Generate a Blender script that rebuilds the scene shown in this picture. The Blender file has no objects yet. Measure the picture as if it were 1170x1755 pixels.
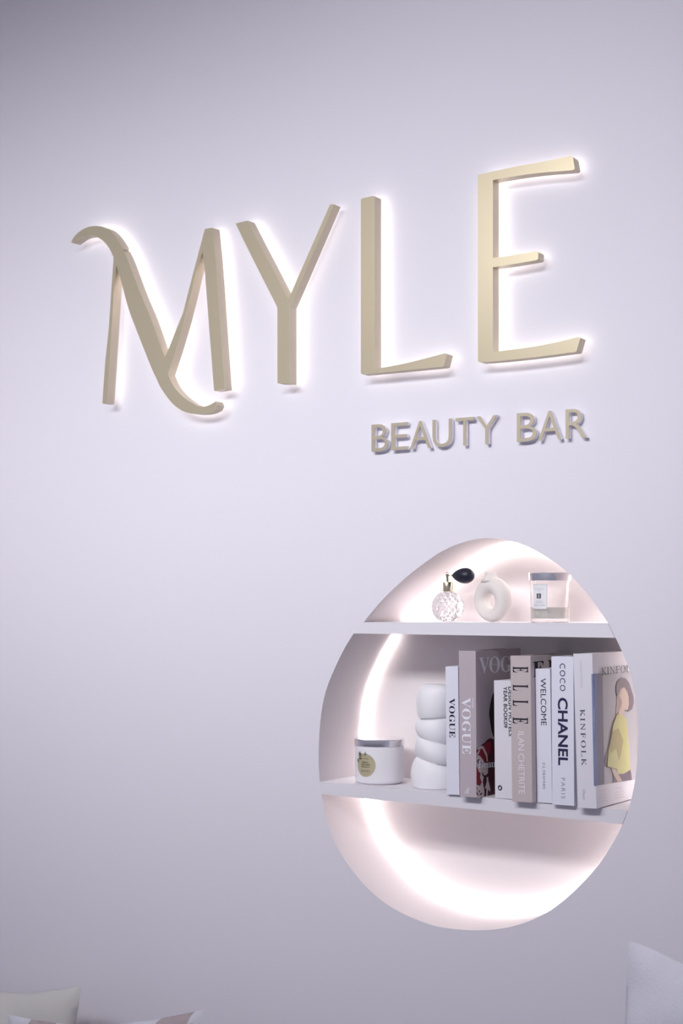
import bpy, bmesh, math, random
from mathutils import Vector, Matrix, noise
from mathutils.geometry import tessellate_polygon

# ------------------------------------------------------------------ camera, world, lights, exposure
W, H = 1170.0, 1755.0
FPX, HORIZON = 2548.0, 1030.0
THETA = math.radians(33.9)
CAM = Vector((1.33, -2.29, 1.5))
FWD = Vector((-math.sin(THETA), math.cos(THETA), 0))
RGT = Vector((math.cos(THETA), math.sin(THETA), 0))
UP = Vector((0, 0, 1))
SC = bpy.context.scene
COL = SC.collection

cd = bpy.data.cameras.new('camera')
cam = bpy.data.objects.new('camera', cd); COL.objects.link(cam)
cam.location = CAM
cam.rotation_euler = (math.pi / 2, 0, THETA)
cd.sensor_fit = 'VERTICAL'; cd.sensor_height = 36.0; cd.sensor_width = 24.0
cd.lens = FPX / H * 36.0
cd.shift_y = (HORIZON - H / 2) / H
cd.clip_start = 0.05
cd.dof.use_dof = True; cd.dof.focus_distance = 2.6; cd.dof.aperture_fstop = 4.6
SC.camera = cam

wd = bpy.data.worlds.new('room_ambient'); SC.world = wd; wd.use_nodes = True
bg = wd.node_tree.nodes['Background']
bg.inputs[0].default_value = (0.77, 0.77, 1.0, 1); bg.inputs[1].default_value = 0.31

def area(name, loc, target, sx, sy, power, color, spread=180.0):
    l = bpy.data.lights.new(name, 'AREA'); l.shape = 'RECTANGLE'; l.size = sx; l.size_y = sy
    l.energy = power; l.color = color; l.spread = math.radians(spread)
    o = bpy.data.objects.new(name, l); COL.objects.link(o); o.location = loc
    o.rotation_euler = (Vector(target) - Vector(loc)).to_track_quat('-Z', 'Y').to_euler()
    return o
# ceiling panel washing the wall, and one spotlight behind the camera
area('ceiling_panel', (-0.50, -2.3, 2.84), (-0.56, 0.0, 1.81), 2.6, 0.6, 13.9, (0.985, 0.975, 1.0), 58)
sl = bpy.data.lights.new('ceiling_spot', 'SPOT'); sl.energy = 50; sl.color = (0.99, 0.97, 1.0)
sl.spot_size = math.radians(74); sl.spot_blend = 1.0; sl.shadow_soft_size = 0.055
so = bpy.data.objects.new('ceiling_spot', sl); COL.objects.link(so); so.location = (0.85, -2.45, 2.88)
so.rotation_euler = (Vector((-0.2, 0, 1.55)) - Vector(so.location)).to_track_quat('-Z', 'Y').to_euler()

SC.view_settings.view_transform = 'Standard'; SC.view_settings.look = 'None'
SC.view_settings.exposure = 0.0; SC.view_settings.gamma = 1.0
SC.view_settings.use_curve_mapping = False

# ------------------------------------------------------------------ pixel helpers
def ray(px, py):
    return FWD + RGT * ((px - W / 2) / FPX) + UP * ((HORIZON - py) / FPX)
def P(px, py, Y=0.0):
    d = ray(px, py); return CAM + d * ((Y - CAM.y) / d.y)
def hit(M, px, py, axis, val):
    """pixel to the plane local[axis] = val of a frame M, in local coordinates"""
    Mi = M.inverted(); o = Mi @ CAM; d = Mi.to_3x3() @ ray(px, py)
    return o + d * ((val - o[axis]) / d[axis])

# ------------------------------------------------------------------ materials
MATS = {}
def mat(name, color, rough=0.5, metal=0.0, emit=None, estr=0.0, trans=0.0, ior=1.45,
        var=0.0, vscale=8.0, bump=0.0, bscale=200.0, sub=0.0, aniso=None, coat=0.0):
    m = bpy.data.materials.new(name); m.use_nodes = True
    nt = m.node_tree; b = nt.nodes['Principled BSDF']
    c = (*color, 1.0)
    b.inputs['Base Color'].default_value = c
    b.inputs['Roughness'].default_value = rough; b.inputs['Metallic'].default_value = metal
    b.inputs['Transmission Weight'].default_value = trans; b.inputs['IOR'].default_value = ior
    b.inputs['Coat Weight'].default_value = coat
    if sub:
        b.inputs['Subsurface Weight'].default_value = sub
        b.inputs['Subsurface Scale'].default_value = 0.02
    if emit:
        b.inputs['Emission Color'].default_value = (*emit, 1); b.inputs['Emission Strength'].default_value = estr
    tc = nt.nodes.new('ShaderNodeTexCoord')
    if var:
        n = nt.nodes.new('ShaderNodeTexNoise'); n.inputs['Scale'].default_value = vscale
        n.inputs['Detail'].default_value = 4
        mp = nt.nodes.new('ShaderNodeMapRange'); mp.inputs['To Min'].default_value = 1 - var; mp.inputs['To Max'].default_value = 1 + var
        mx = nt.nodes.new('ShaderNodeMix'); mx.data_type = 'RGBA'; mx.blend_type = 'MULTIPLY'; mx.inputs[0].default_value = 1
        mx.inputs[6].default_value = c
        nt.links.new(tc.outputs['Object'], n.inputs['Vector']); nt.links.new(n.outputs['Fac'], mp.inputs['Value'])
        nt.links.new(mp.outputs['Result'], mx.inputs[7]); nt.links.new(mx.outputs[2], b.inputs['Base Color'])
    if bump or aniso:
        n = nt.nodes.new('ShaderNodeTexNoise'); n.inputs['Scale'].default_value = bscale; n.inputs['Detail'].default_value = 3
        if aniso:
            mg = nt.nodes.new('ShaderNodeMapping'); mg.inputs['Scale'].default_value = aniso
            nt.links.new(tc.outputs['Object'], mg.inputs['Vector']); nt.links.new(mg.outputs['Vector'], n.inputs['Vector'])
        else:
            nt.links.new(tc.outputs['Object'], n.inputs['Vector'])
        if bump:
            bp = nt.nodes.new('ShaderNodeBump'); bp.inputs['Strength'].default_value = bump; bp.inputs['Distance'].default_value = 0.002
            nt.links.new(n.outputs['Fac'], bp.inputs['Height']); nt.links.new(bp.outputs['Normal'], b.inputs['Normal'])
        if aniso:
            mr = nt.nodes.new('ShaderNodeMapRange'); mr.inputs['To Min'].default_value = rough - 0.03; mr.inputs['To Max'].default_value = rough + 0.03
            nt.links.new(n.outputs['Fac'], mr.inputs['Value']); nt.links.new(mr.outputs['Result'], b.inputs['Roughness'])
    MATS[name] = m
    return m

mat('wall_paint', (0.80, 0.775, 0.835), 0.62, var=0.012, vscale=2.5, bump=0.05, bscale=90)
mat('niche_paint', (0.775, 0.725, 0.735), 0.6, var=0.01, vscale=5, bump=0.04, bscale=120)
mat('shelf_paint', (0.80, 0.775, 0.82), 0.55, var=0.012, vscale=6, bump=0.05, bscale=110)
mat('ceiling_paint', (0.78, 0.77, 0.8), 0.8, var=0.01)
mat('floor_vinyl', (0.45, 0.42, 0.43), 0.5, var=0.05)
mat('brass', (0.70, 0.615, 0.43), 0.28, 0.60, var=0.025, vscale=5)
mat('brass_side', (0.62, 0.55, 0.43), 0.5, 0.6, var=0.05, vscale=18)
mat('brass_flat', (0.50, 0.44, 0.33), 0.45, 0.55, var=0.02, vscale=30)
mat('halo_light', (1, 1, 1), 0.5, emit=(1.0, 0.93, 0.86), estr=2.3)
mat('led_light', (1, 1, 1), 0.5, emit=(1.0, 0.93, 0.88), estr=12.5)
mat('led_light_soft', (1, 1, 1), 0.5, emit=(1.0, 0.92, 0.88), estr=7.5)
mat('acrylic', (0.96, 0.95, 0.98), 0.2)
mat('white_gloss', (0.87, 0.85, 0.88), 0.35, var=0.01, sub=0.0)
mat('white_ceramic', (0.88, 0.87, 0.90), 0.5, var=0.015, vscale=30, bump=0.08, bscale=260)
mat('cream_ceramic', (0.80, 0.75, 0.72), 0.6, var=0.02, vscale=40, bump=0.1, bscale=300)
mat('chrome', (0.93, 0.92, 0.95), 0.24, 1.0, aniso=(1, 1, 30), bscale=20)
mat('gold_metal', (0.80, 0.74, 0.50), 0.16, 1.0, var=0.03, vscale=60)
mat('crystal', (0.97, 0.95, 0.96), 0.04, trans=0.72, ior=1.38)
mat('jar_glass', (1.0, 0.99, 0.985), 0.01, trans=1.0, ior=1.2)
mat('wax', (0.86, 0.82, 0.76), 0.5, var=0.02)
mat('bulb_rubber', (0.012, 0.012, 0.03), 0.42, var=0.1, vscale=40)
mat('label_paper', (0.88, 0.88, 0.9), 0.6)
mat('label_gold', (0.60, 0.54, 0.36), 0.4, 0.35, var=0.06, vscale=50)
mat('label_green', (0.16, 0.14, 0.06), 0.45, 0.3)
mat('ink_black', (0.012, 0.01, 0.02), 0.6)
mat('ink_navy', (0.02, 0.015, 0.07), 0.6)
mat('ink_grey', (0.30, 0.29, 0.32), 0.6)
mat('ink_pale', (0.52, 0.51, 0.54), 0.6)
mat('ink_white', (0.86, 0.86, 0.93), 0.6)
mat('paper_pages', (0.74, 0.70, 0.70), 0.8, aniso=(300, 1, 1), bscale=4, var=0.04, vscale=20)
mat('book_white', (0.80, 0.80, 0.90), 0.45, var=0.01)
mat('book_white_warm', (0.78, 0.76, 0.82), 0.45, var=0.01)
mat('book_mauve', (0.52, 0.45, 0.49), 0.42, var=0.015)
mat('book_beige', (0.58, 0.50, 0.50), 0.42, var=0.015)
mat('print_hair', (0.02, 0.016, 0.022), 0.6)
mat('print_red', (0.28, 0.015, 0.035), 0.5, var=0.25, vscale=60)
mat('print_dark_red', (0.07, 0.01, 0.02), 0.5, var=0.3, vscale=70)
mat('print_lace', (0.68, 0.58, 0.56), 0.5, var=0.08, vscale=120)
mat('print_blue', (0.19, 0.24, 0.44), 0.5, var=0.08, vscale=14)
mat('print_slate', (0.20, 0.19, 0.27), 0.5, var=0.06, vscale=14)
mat('print_grey', (0.47, 0.46, 0.50), 0.5, var=0.05, vscale=12)
mat('print_hat', (0.22, 0.19, 0.22), 0.5, var=0.1, vscale=20)
mat('print_skin', (0.60, 0.48, 0.42), 0.5, var=0.06, vscale=30)
mat('print_hairbrown', (0.40, 0.32, 0.30), 0.5, var=0.06, vscale=30)
mat('print_yellow', (0.60, 0.58, 0.28), 0.5, var=0.07, vscale=26)
mat('print_olive', (0.46, 0.40, 0.20), 0.5, var=0.08, vscale=30)
mat('print_brownarm', (0.27, 0.20, 0.20), 0.5)
mat('print_skirt', (0.17, 0.13, 0.18), 0.5)
mat('fabric_cream', (0.66, 0.645, 0.62), 0.9, var=0.03, vscale=10, bump=0.4, bscale=500)
mat('fabric_white', (0.76, 0.76, 0.82), 0.9, var=0.02, vscale=10, bump=0.4, bscale=500)
mat('fabric_mauve', (0.50, 0.42, 0.43), 0.9, var=0.03, bump=0.4, bscale=500)
mat('fabric_plush', (0.86, 0.855, 0.93), 0.95, var=0.03, vscale=30, bump=0.9, bscale=260)
mat('bench_fabric', (0.55, 0.52, 0.54), 0.9, var=0.04, vscale=20)
mat('dark_thread', (0.06, 0.05, 0.05), 0.8)

# ------------------------------------------------------------------ object helpers
MW = {}                                         # world matrices kept by hand
def link(o, parent=None):
    COL.objects.link(o)
    if parent is not None: o.parent = parent
    return o
def thing(name, label, cat, loc=(0, 0, 0), rot=None, group=None):
    o = bpy.data.objects.new(name, None); link(o); o.empty_display_size = 0.05
    M = Matrix.Translation(Vector(loc)) @ (rot.to_4x4() if rot else Matrix())
    o.matrix_world = M; MW[o] = M
    tag(o, label, cat, group)
    return o
def tag(o, label, cat=None, group=None):
    o['label'] = label
    if cat: o['category'] = cat
    if group: o['group'] = group
    return o
def mesh(name, verts, faces, m, parent=None, smooth=False, world=True, label=None):
    me = bpy.data.meshes.new(name)
    vs = [Vector(v) for v in verts]
    M = MW.get(parent, Matrix())
    if parent is not None and world:
        Mi = M.inverted(); vs = [Mi @ v for v in vs]
    me.from_pydata([v[:] for v in vs], [], [list(f) for f in faces])
    bm = bmesh.new(); bm.from_mesh(me)
    bmesh.ops.recalc_face_normals(bm, faces=bm.faces)
    bm.to_mesh(me); bm.free()
    if smooth is True:
        for p in me.polygons: p.use_smooth = True
    elif smooth:
        for p in me.polygons: p.use_smooth = True
        me.set_sharp_from_angle(angle=math.radians(smooth))
    if m: me.materials.append(MATS[m])
    o = bpy.data.objects.new(name, me); link(o, parent); MW[o] = M.copy()
    if label: o['label'] = label
    return o
def structure(o):
    o['kind'] = 'structure'; return o
def box(a, b):
    x0, y0, z0 = a; x1, y1, z1 = b
    v = [(x0, y0, z0), (x1, y0, z0), (x1, y1, z0), (x0, y1, z0), (x0, y0, z1), (x1, y0, z1), (x1, y1, z1), (x0, y1, z1)]
    f = [(0, 3, 2, 1), (4, 5, 6, 7), (0, 1, 5, 4), (1, 2, 6, 5), (2, 3, 7, 6), (3, 0, 4, 7)]
    return v, f
def join(*parts):
    V, F = [], []
    for v, f in parts:
        n = len(V); V += list(v); F += [tuple(i + n for i in q) for q in f]
    return V, F
def bevelled(a, b, r=0.001, seg=2):
    bm = bmesh.new(); v, f = box(a, b)
    bv = [bm.verts.new(p) for p in v]
    for q in f: bm.faces.new([bv[i] for i in q])
    bmesh.ops.bevel(bm, geom=bm.edges[:] , offset=r, segments=seg, affect='EDGES', profile=0.5)
    bm.verts.index_update()
    V = [x.co.copy() for x in bm.verts]; F = [tuple(x.index for x in q.verts) for q in bm.faces]; bm.free()
    return V, F
def tess(loops):
    """loops: lists of 2D points; triangles over the concatenated points"""
    return tessellate_polygon([[Vector((p[0], p[1], 0)) for p in L] for L in loops])
def prism(pts, y0, y1, front=True, back=True, sides=True):
    """pts in (x,z); extruded between y0 and y1"""
    n = len(pts)
    V = [(p[0], y0, p[1]) for p in pts] + [(p[0], y1, p[1]) for p in pts]; F = []
    t = tess([pts])
    if front: F += [tuple(q) for q in t]
    if back: F += [tuple(i + n for i in q) for q in t]
    if sides: F += [(i, (i + 1) % n, (i + 1) % n + n, i + n) for i in range(n)]
    return V, F
def inset(pts, d):
    n = len(pts); out = []
    A = sum(pts[i][0] * pts[(i + 1) % n][1] - pts[(i + 1) % n][0] * pts[i][1] for i in range(n))
    s = 1 if A > 0 else -1
    for i in range(n):
        a, b, c = Vector(pts[i - 1][:2]), Vector(pts[i][:2]), Vector(pts[(i + 1) % n][:2])
        e1 = (b - a).normalized(); e2 = (c - b).normalized()
        n1 = Vector((-e1.y, e1.x)) * s; n2 = Vector((-e2.y, e2.x)) * s
        m = n1 + n2
        if m.length < 1e-4: m = n1
        m.normalize(); k = d / max(0.45, m.dot(n1))
        out.append((b.x + m.x * k, b.y + m.y * k))
    return out
def spline(pts, per=6, closed=True):
    n = len(pts); out = []
    rng = range(n) if closed else range(n - 1)
    for i in rng:
        if closed: p0, p1, p2, p3 = [Vector(pts[(i + k) % n]) for k in (-1, 0, 1, 2)]
        else: p0, p1, p2, p3 = [Vector(pts[min(max(i + k, 0), n - 1)]) for k in (-1, 0, 1, 2)]
        for j in range(per):
            t = j / per
            out.append(0.5 * ((2 * p1) + (p2 - p0) * t + (2 * p0 - 5 * p1 + 4 * p2 - p3) * t * t + (3 * p1 - p0 - 3 * p2 + p3) * t ** 3))
    if not closed: out.append(Vector(pts[-1]))
    return [tuple(p) for p in out]
def lathe(prof, c=(0, 0, 0), seg=48, close=False):
    V, F = [], []
    n = len(prof)
    for r, z in prof:
        for k in range(seg):
            a = 2 * math.pi * k / seg
            V.append((c[0] + r * math.cos(a), c[1] + r * math.sin(a), c[2] + z))
    for i in range(n - 1 if not close else n):
        j = (i + 1) % n
        for k in range(seg):
            l = (k + 1) % seg
            F.append((i * seg + k, i * seg + l, j * seg + l, j * seg + k))
    if not close:
        F.append(tuple(range(seg))); F.append(tuple((n - 1) * seg + k for k in range(seg)))
    return V, F
def tube(path, r, seg=10, closed=False, scale=(1, 1)):
    V, F = [], []; n = len(path); pts = [Vector(p) for p in path]
    for i, p in enumerate(pts):
        if closed: t = (pts[(i + 1) % n] - pts[i - 1]).normalized()
        else: t = (pts[min(i + 1, n - 1)] - pts[max(i - 1, 0)]).normalized()
        ref = Vector((0, 1, 0)) if abs(t.y) < 0.9 else Vector((0, 0, 1))
        a = t.cross(ref).normalized(); b = t.cross(a).normalized()
        rr = r(i / (n - 1)) if callable(r) else r
        for k in range(seg):
            q = 2 * math.pi * k / seg
            V.append(p + a * (rr * scale[0] * math.cos(q)) + b * (rr * scale[1] * math.sin(q)))
    m = n if closed else n - 1
    for i in range(m):
        j = (i + 1) % n
        for k in range(seg):
            l = (k + 1) % seg
            F.append((i * seg + k, i * seg + l, j * seg + l, j * seg + k))
    if not closed:
        F.append(tuple(range(seg))); F.append(tuple((n - 1) * seg + k for k in range(seg)))
    return V, F
TXT = {}
def text2d(body, spacing=1.0, shear=0.0, offset=0.0):
    """built-in typeface to 2D triangles, bounding box normalised to 0..1"""
    key = (body, spacing, shear, offset)
    if key in TXT: return TXT[key]
    c = bpy.data.curves.new('lettering', 'FONT'); c.body = body; c.space_character = spacing
    c.shear = shear; c.offset = offset; c.resolution_u = 4; c.size = 1.0
    o = bpy.data.objects.new('lettering', c); COL.objects.link(o)
    dg = bpy.context.evaluated_depsgraph_get(); dg.update()
    me = bpy.data.meshes.new_from_object(o.evaluated_get(dg))
    V = [v.co.copy() for v in me.vertices]; F = [tuple(p.vertices) for p in me.polygons]
    bpy.data.meshes.remove(me); bpy.data.objects.remove(o); bpy.data.curves.remove(c)
    x0 = min(v.x for v in V); x1 = max(v.x for v in V); y0 = min(v.y for v in V); y1 = max(v.y for v in V)
    TXT[key] = ([((v.x - x0) / (x1 - x0), (v.y - y0) / (y1 - y0)) for v in V], F)
    return TXT[key]
BOLD = {}
def serif(s):      # upright heavy serif letters
    r = ''
    for ch in s:
        if 'A' <= ch <= 'Z': r += chr(0x1D400 + ord(ch) - 65)
        elif 'a' <= ch <= 'z': r += chr(0x1D41A + ord(ch) - 97)
        else: r += ch
    return r
def serif_light(s):  # light serif, set upright with a counter-shear
    r = ''
    for ch in s:
        if 'A' <= ch <= 'Z': r += chr(0x1D434 + ord(ch) - 65)
        elif ch == 'h': r += '\u210e'
        elif 'a' <= ch <= 'z': r += chr(0x1D44E + ord(ch) - 97)
        else: r += ch
    return r

# ------------------------------------------------------------------ the room
EGG_PX = [(825, 922.6), (854, 923.2), (879.7, 928.5), (902, 936), (924, 947), (941, 957), (960, 971), (980, 989), (1006, 1018),
          (1023, 1041), (1040, 1065), (1053.8, 1092), (1066, 1118), (1077, 1147), (1086, 1181), (1091.5, 1214), (1093.4, 1254), (1092, 1296),
          (1087.5, 1340), (1079, 1378), (1066, 1414), (1045.5, 1452), (1016, 1494), (966, 1543), (916.7, 1574.5), (867, 1590), (817.5, 1594.5),
          (768, 1591), (728, 1581.5), (673.8, 1557), (629, 1521.5), (589.5, 1472), (565, 1424), (552, 1370), (547, 1330), (546, 1288), (549, 1236),
          (558, 1185), (581, 1129), (604.4, 1088), (625.6, 1063), (655.5, 1027.5), (694, 991), (741, 955), (765, 941), (792, 930)]
egg = [P(x, y, 0) for x, y in EGG_PX]
egg = [(p[0], p[1]) for p in spline([(p.x, p.z) for p in egg], 4)]
NICHE = 0.152
wall_x0, wall_x1, CEIL = -3.2, 2.6, 2.92
outer = [(wall_x0, 0.0), (wall_x1, 0.0), (wall_x1, CEIL), (wall_x0, CEIL)]
pts = outer + egg
V = [(p[0], 0.0, p[1]) for p in pts]
F = [tuple(t) for t in tess([outer, egg])]
n = len(V); V += [(p[0], 0.2, p[1]) for p in outer]
F += [(i, (i + 1) % 4, n + (i + 1) % 4, n + i) for i in range(4)] + [(n, n + 1, n + 2, n + 3)]
me = bpy.data.meshes.new('wall_back')
me.from_pydata(V, [], F); me.materials.append(MATS['wall_paint'])
wall = structure(link(bpy.data.objects.new('wall_back', me)))
tag(wall, 'pale lavender painted wall with an egg-shaped niche')
ne = len(egg)
V = [(p[0], 0.0, p[1]) for p in egg] + [(p[0], NICHE, p[1]) for p in egg]
mesh('niche_lining', V, [(i, (i + 1) % ne, (i + 1) % ne + ne, i + ne) for i in range(ne)], 'niche_paint', wall, smooth=True,
     label='curved inner side of the egg-shaped niche')
ring = inset(egg, -0.004)
mesh('niche_back_panel', *prism(ring, NICHE, NICHE + 0.01), 'niche_paint', wall, label='back panel of the egg-shaped niche')
structure(mesh('floor', *box((wall_x0, -4.5, -0.1), (wall_x1, 0.2, 0.0)), 'floor_vinyl'))
structure(mesh('ceiling', *box((wall_x0, -4.5, CEIL), (wall_x1, 0.2, CEIL + 0.1)), 'ceiling_paint'))

# shelves: flush with the wall, cut to the egg outline
def egg_x(z, right):
    best = None
    for i in range(ne):
        a, b = egg[i], egg[(i + 1) % ne]
        if (a[1] - z) * (b[1] - z) <= 0 and a[1] != b[1]:
            x = a[0] + (b[0] - a[0]) * (z - a[1]) / (b[1] - a[1])
            if best is None or (x > best if right else x < best): best = x
    return best
def line_z(pa, pb):
    a, b = P(*pa), P(*pb); k = (b.z - a.z) / (b.x - a.x)
    return lambda x: a.z + k * (x - a.x)
def shelf_pts(top, bot):
    def side(right):
        x = 0.3 if right else -0.3
        def end(f):
            xx = x
            for _ in range(20): xx = egg_x(f(xx), right)
            return xx
        xt, xb = end(top), end(bot); zt, zb = top(xt), bot(xb)
        g = 0.0006 * (-1 if right else 1)
        return [(egg_x(zt + (zb - zt) * k / 4, right) + g, zt + (zb - zt) * k / 4) for k in range(5)]
    r, l = side(True), side(False)
    return r + l[::-1]
top1 = line_z((626, 1066.3), (1038, 1068.2)); bot1 = line_z((606, 1085.5), (1054, 1093.2))
top2 = line_z((577.6, 1342.8), (1079.5, 1389.6)); bot2 = line_z((550.5, 1361.0), (1066, 1412.8))
SH_D = NICHE - 0.0003
for tp, bt, lb in ((top1, bot1, 'upper white shelf in the egg niche, under the perfume bottle'),
                   (top2, bot2, 'lower white shelf in the egg niche, under the row of books')):
    o = mesh('niche_shelf', *prism(shelf_pts(tp, bt), -0.0004, SH_D), 'shelf_paint')
    tag(o, lb, 'shelf')

# LED tape glued to the niche lining just in front of the back panel
led_o = inset(egg, 0.0006); led_i = inset(egg, 0.0032)
y0, y1 = NICHE - 0.0125, NICHE - 0.0025
def led_piece(keep, m, label):
    V, F = [], []
    for i in range(ne):
        j = (i + 1) % ne
        if not (keep(egg[i]) and keep(egg[j])): continue
        k = len(V)
        for y in (y0, y1):
            for L_ in (led_o, led_i):
                for q in (i, j): V.append((L_[q][0], y, L_[q][1]))
        F += [(k, k + 1, k + 5, k + 4), (k + 2, k + 3, k + 7, k + 6), (k, k + 1, k + 3, k + 2), (k + 4, k + 5, k + 7, k + 6)]
    o = mesh('led_strip', V, F, m); tag(o, label, 'light strip', 'LED strips in the niche')
mid_x = sum(p[0] for p in egg) / ne
led_piece(lambda p: p[1] > top1(p[0]) + 0.001, 'led_light', 'glowing LED strip arching over the perfume bottle and candle in the niche')
led_piece(lambda p: p[0] < mid_x and top2(p[0]) + 0.001 < p[1] < bot1(p[0]) - 0.001, 'led_light_soft', 'glowing LED strip curving up behind the white candle jar')
led_piece(lambda p: p[0] > mid_x and top2(p[0]) + 0.001 < p[1] < bot1(p[0]) - 0.001, 'led_light_soft', 'LED strip at the niche edge behind the row of books')
led_piece(lambda p: p[1] < bot2(p[0]) - 0.001, 'led_light', 'glowing LED strip along the empty bowl-shaped bottom of the niche')

# ------------------------------------------------------------------ MYLE halo-lit brass letters
def z1(x, y): return (100 + x * 0.27350, 360 + y * 0.27350)
def zA(x, y): return (110 + x * 0.10256, 375 + y * 0.10256)
def zB(x, y): return (260 + x * 0.13675, 600 + y * 0.13675)
def z2(x, y): return (390 + x * 0.35043, 320 + y * 0.35043)
def z3(x, y): return (780 + x * 0.23356, 250 + y * 0.23356)
hook_up = spline([zA(*p) for p in [(112, 392), (150, 322), (220, 242), (300, 182), (400, 137), (510, 119), (610, 126), (700, 154), (775, 205), (850, 285), (925, 395), (990, 512)]]
                 + [z1(*p) for p in [(404, 245), (440, 325), (516, 528), (576, 670), (640, 850)]], 4, False)
hook_lo = spline([zA(*p) for p in [(812, 625), (790, 565), (745, 485), (690, 411), (630, 356), (560, 311), (480, 285), (400, 281), (330, 292), (260, 324), (200, 368), (145, 408)]], 4, False)
s_right = spline([zB(*p) for p in [(205, 300), (255, 420), (325, 518), (430, 612), (530, 676), (600, 703), (660, 706), (710, 692), (760, 667), (800, 641)]], 4, False)
s_tip = [zB(822, 690)]
s_left = spline([zB(*p) for p in [(792, 746), (720, 782), (630, 799), (520, 798), (420, 778), (330, 729), (250, 659), (170, 559), (100, 449), (50, 339), (0, 234)]]
                + [z1(*p) for p in [(500, 780), (440, 620), (400, 472), (363, 346)]], 4, False)
M_px = (hook_up + [z1(668, 922)] + [z1(780, 645), z1(850, 372), z1(917, 118), z1(965, 110)] + [z1(985, 300), z1(1000, 500), z1(1020, 800), z1(1043, 1122)]
        + [z1(975, 1133), z1(945, 750), z1(918, 390), z1(903, 262)] + [z1(860, 400), z1(838, 500), z1(790, 690), z1(735, 880)] + s_right + s_tip + s_left
        + [z1(351, 480), z1(331, 800), z1(304, 1211), z1(275, 1213), z1(293, 950), z1(315, 750), z1(335, 450), z1(346, 285)] + hook_lo)
Y_px = [z2(*p) for p in [(38, 180), (98, 165), (297, 549), (499, 90), (506, 85), (519, 86), (303, 590), (303, 963), (243, 962), (243, 590), (130, 367)]]
L_px = [z2(*p) for p in [(651, 62), (656, 57), (713, 44), (718, 48), (718, 889)]] + spline([z2(*p) for p in [(760, 884), (850, 868), (950, 844), (1064, 814)]], 4, False) \
    + [z2(1071, 820), z2(1056, 876), z2(1048, 881), z2(657, 918), z2(651, 912)]
E_px = spline([z3(*p) for p in [(168, 211), (300, 182), (450, 150), (600, 123), (720, 99), (848, 73)]], 4, False) + [z3(862, 86), z3(876, 166), z3(864, 177)] \
    + spline([z3(*p) for p in [(840, 180), (700, 190), (580, 202), (450, 220), (340, 238), (275, 252)]], 4, False) \
    + [z3(275, 822), z3(400, 806), z3(595, 772), z3(608, 784), z3(607, 828), z3(596, 838), z3(450, 863), z3(275, 890), z3(275, 1510)] \
    + spline([z3(*p) for p in [(320, 1506), (450, 1491), (600, 1469), (750, 1439), (903, 1402)]], 4, False) \
    + [z3(916, 1411), z3(888, 1506)] + spline([z3(*p) for p in [(878, 1512), (700, 1536), (500, 1560), (300, 1580), (176, 1588)]], 4, False) + [z3(165, 1580), z3(164, 220)]
GAP, THICK = 0.014, 0.0225
def halo_letter(px, ch, label, pins):
    yf = -(GAP + THICK)
    pts = [P(x, y, yf) for x, y in px]; pts = [(p.x, p.z) for p in pts]
    xs = [p[0] for p in pts]; zs = [p[1] for p in pts]
    t = thing('sign_letter', label, 'letter', ((min(xs) + max(xs)) / 2, 0, min(zs)), group='large backlit brass letters')
    mesh('face', *prism(pts, yf, yf + 0.0012, sides=True), 'brass', t)
    sd = inset(pts, 0.0002)
    mesh('side_return', *prism(sd, yf + 0.0011, -GAP, front=False, back=False), 'brass_side', t, label='brass side wall of the letter')
    mesh('light_panel', *prism(inset(pts, 0.0012), -GAP - 0.004, -GAP - 0.001, front=True), 'halo_light', t, label='glowing white panel on the back of the letter')
    for (x, y) in pins:
        c = P(x, y, yf)
        mesh('standoff_pin', *tube([(c.x, -GAP - 0.0005, c.z), (c.x, 0.0, c.z)], 0.0025, 8), 'brass_side', t)
halo_letter(M_px, 'M', 'brass backlit letter M with a curled swash stroke', [z1(450, 560), z1(985, 800)])
halo_letter(Y_px, 'Y', 'brass backlit letter Y between the swash M and the L', [z2(265, 850), z2(130, 310)])
halo_letter(L_px, 'L', 'brass backlit letter L with a flared foot', [z2(684, 120), z2(684, 860), z2(1000, 855)])
halo_letter(E_px, 'E', 'brass backlit letter E with three arms, beside the L', [z3(220, 400), z3(220, 1400), z3(740, 150), z3(500, 825), z3(800, 1480)])

# ------------------------------------------------------------------ BEAUTY BAR small letters
def z4(x, y): return (620 + x * 0.17949, 690 + y * 0.17949)
def z5(x, y): return (830 + x * 0.17949, 690 + y * 0.17949)
BB = [('B', z4(90, 340), z4(249, 340), 'small flat letter B at the start of the word BEAUTY'), ('E', z4(278, 330), z4(433, 330), 'small flat letter E in the word BEAUTY'),
      ('A', z4(458, 310), z4(656, 310), 'small flat letter A in the word BEAUTY'), ('U', z4(672, 300), z4(855, 300), 'small flat letter U in the word BEAUTY'),
      ('T', z4(893, 280), z4(1066, 280), 'small flat letter T in the word BEAUTY'), ('Y', z4(1092, 270), z5(119, 260), 'small flat letter Y at the end of the word BEAUTY'),
      ('B', z5(308, 240), z5(497, 240), 'small flat letter B in the word BAR'), ('A', z5(513, 225), z5(731, 225), 'small flat letter A in the word BAR'),
      ('R', z5(773, 210), z5(973, 210), 'small flat letter R in the word BAR')]
YB = -0.0125
zb = (P(*z4(90, 467), YB).z + P(*z5(773, 346), YB).z) / 2; zt = (P(*z4(90, 213), YB).z + P(*z5(773, 64), YB).z) / 2
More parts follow.
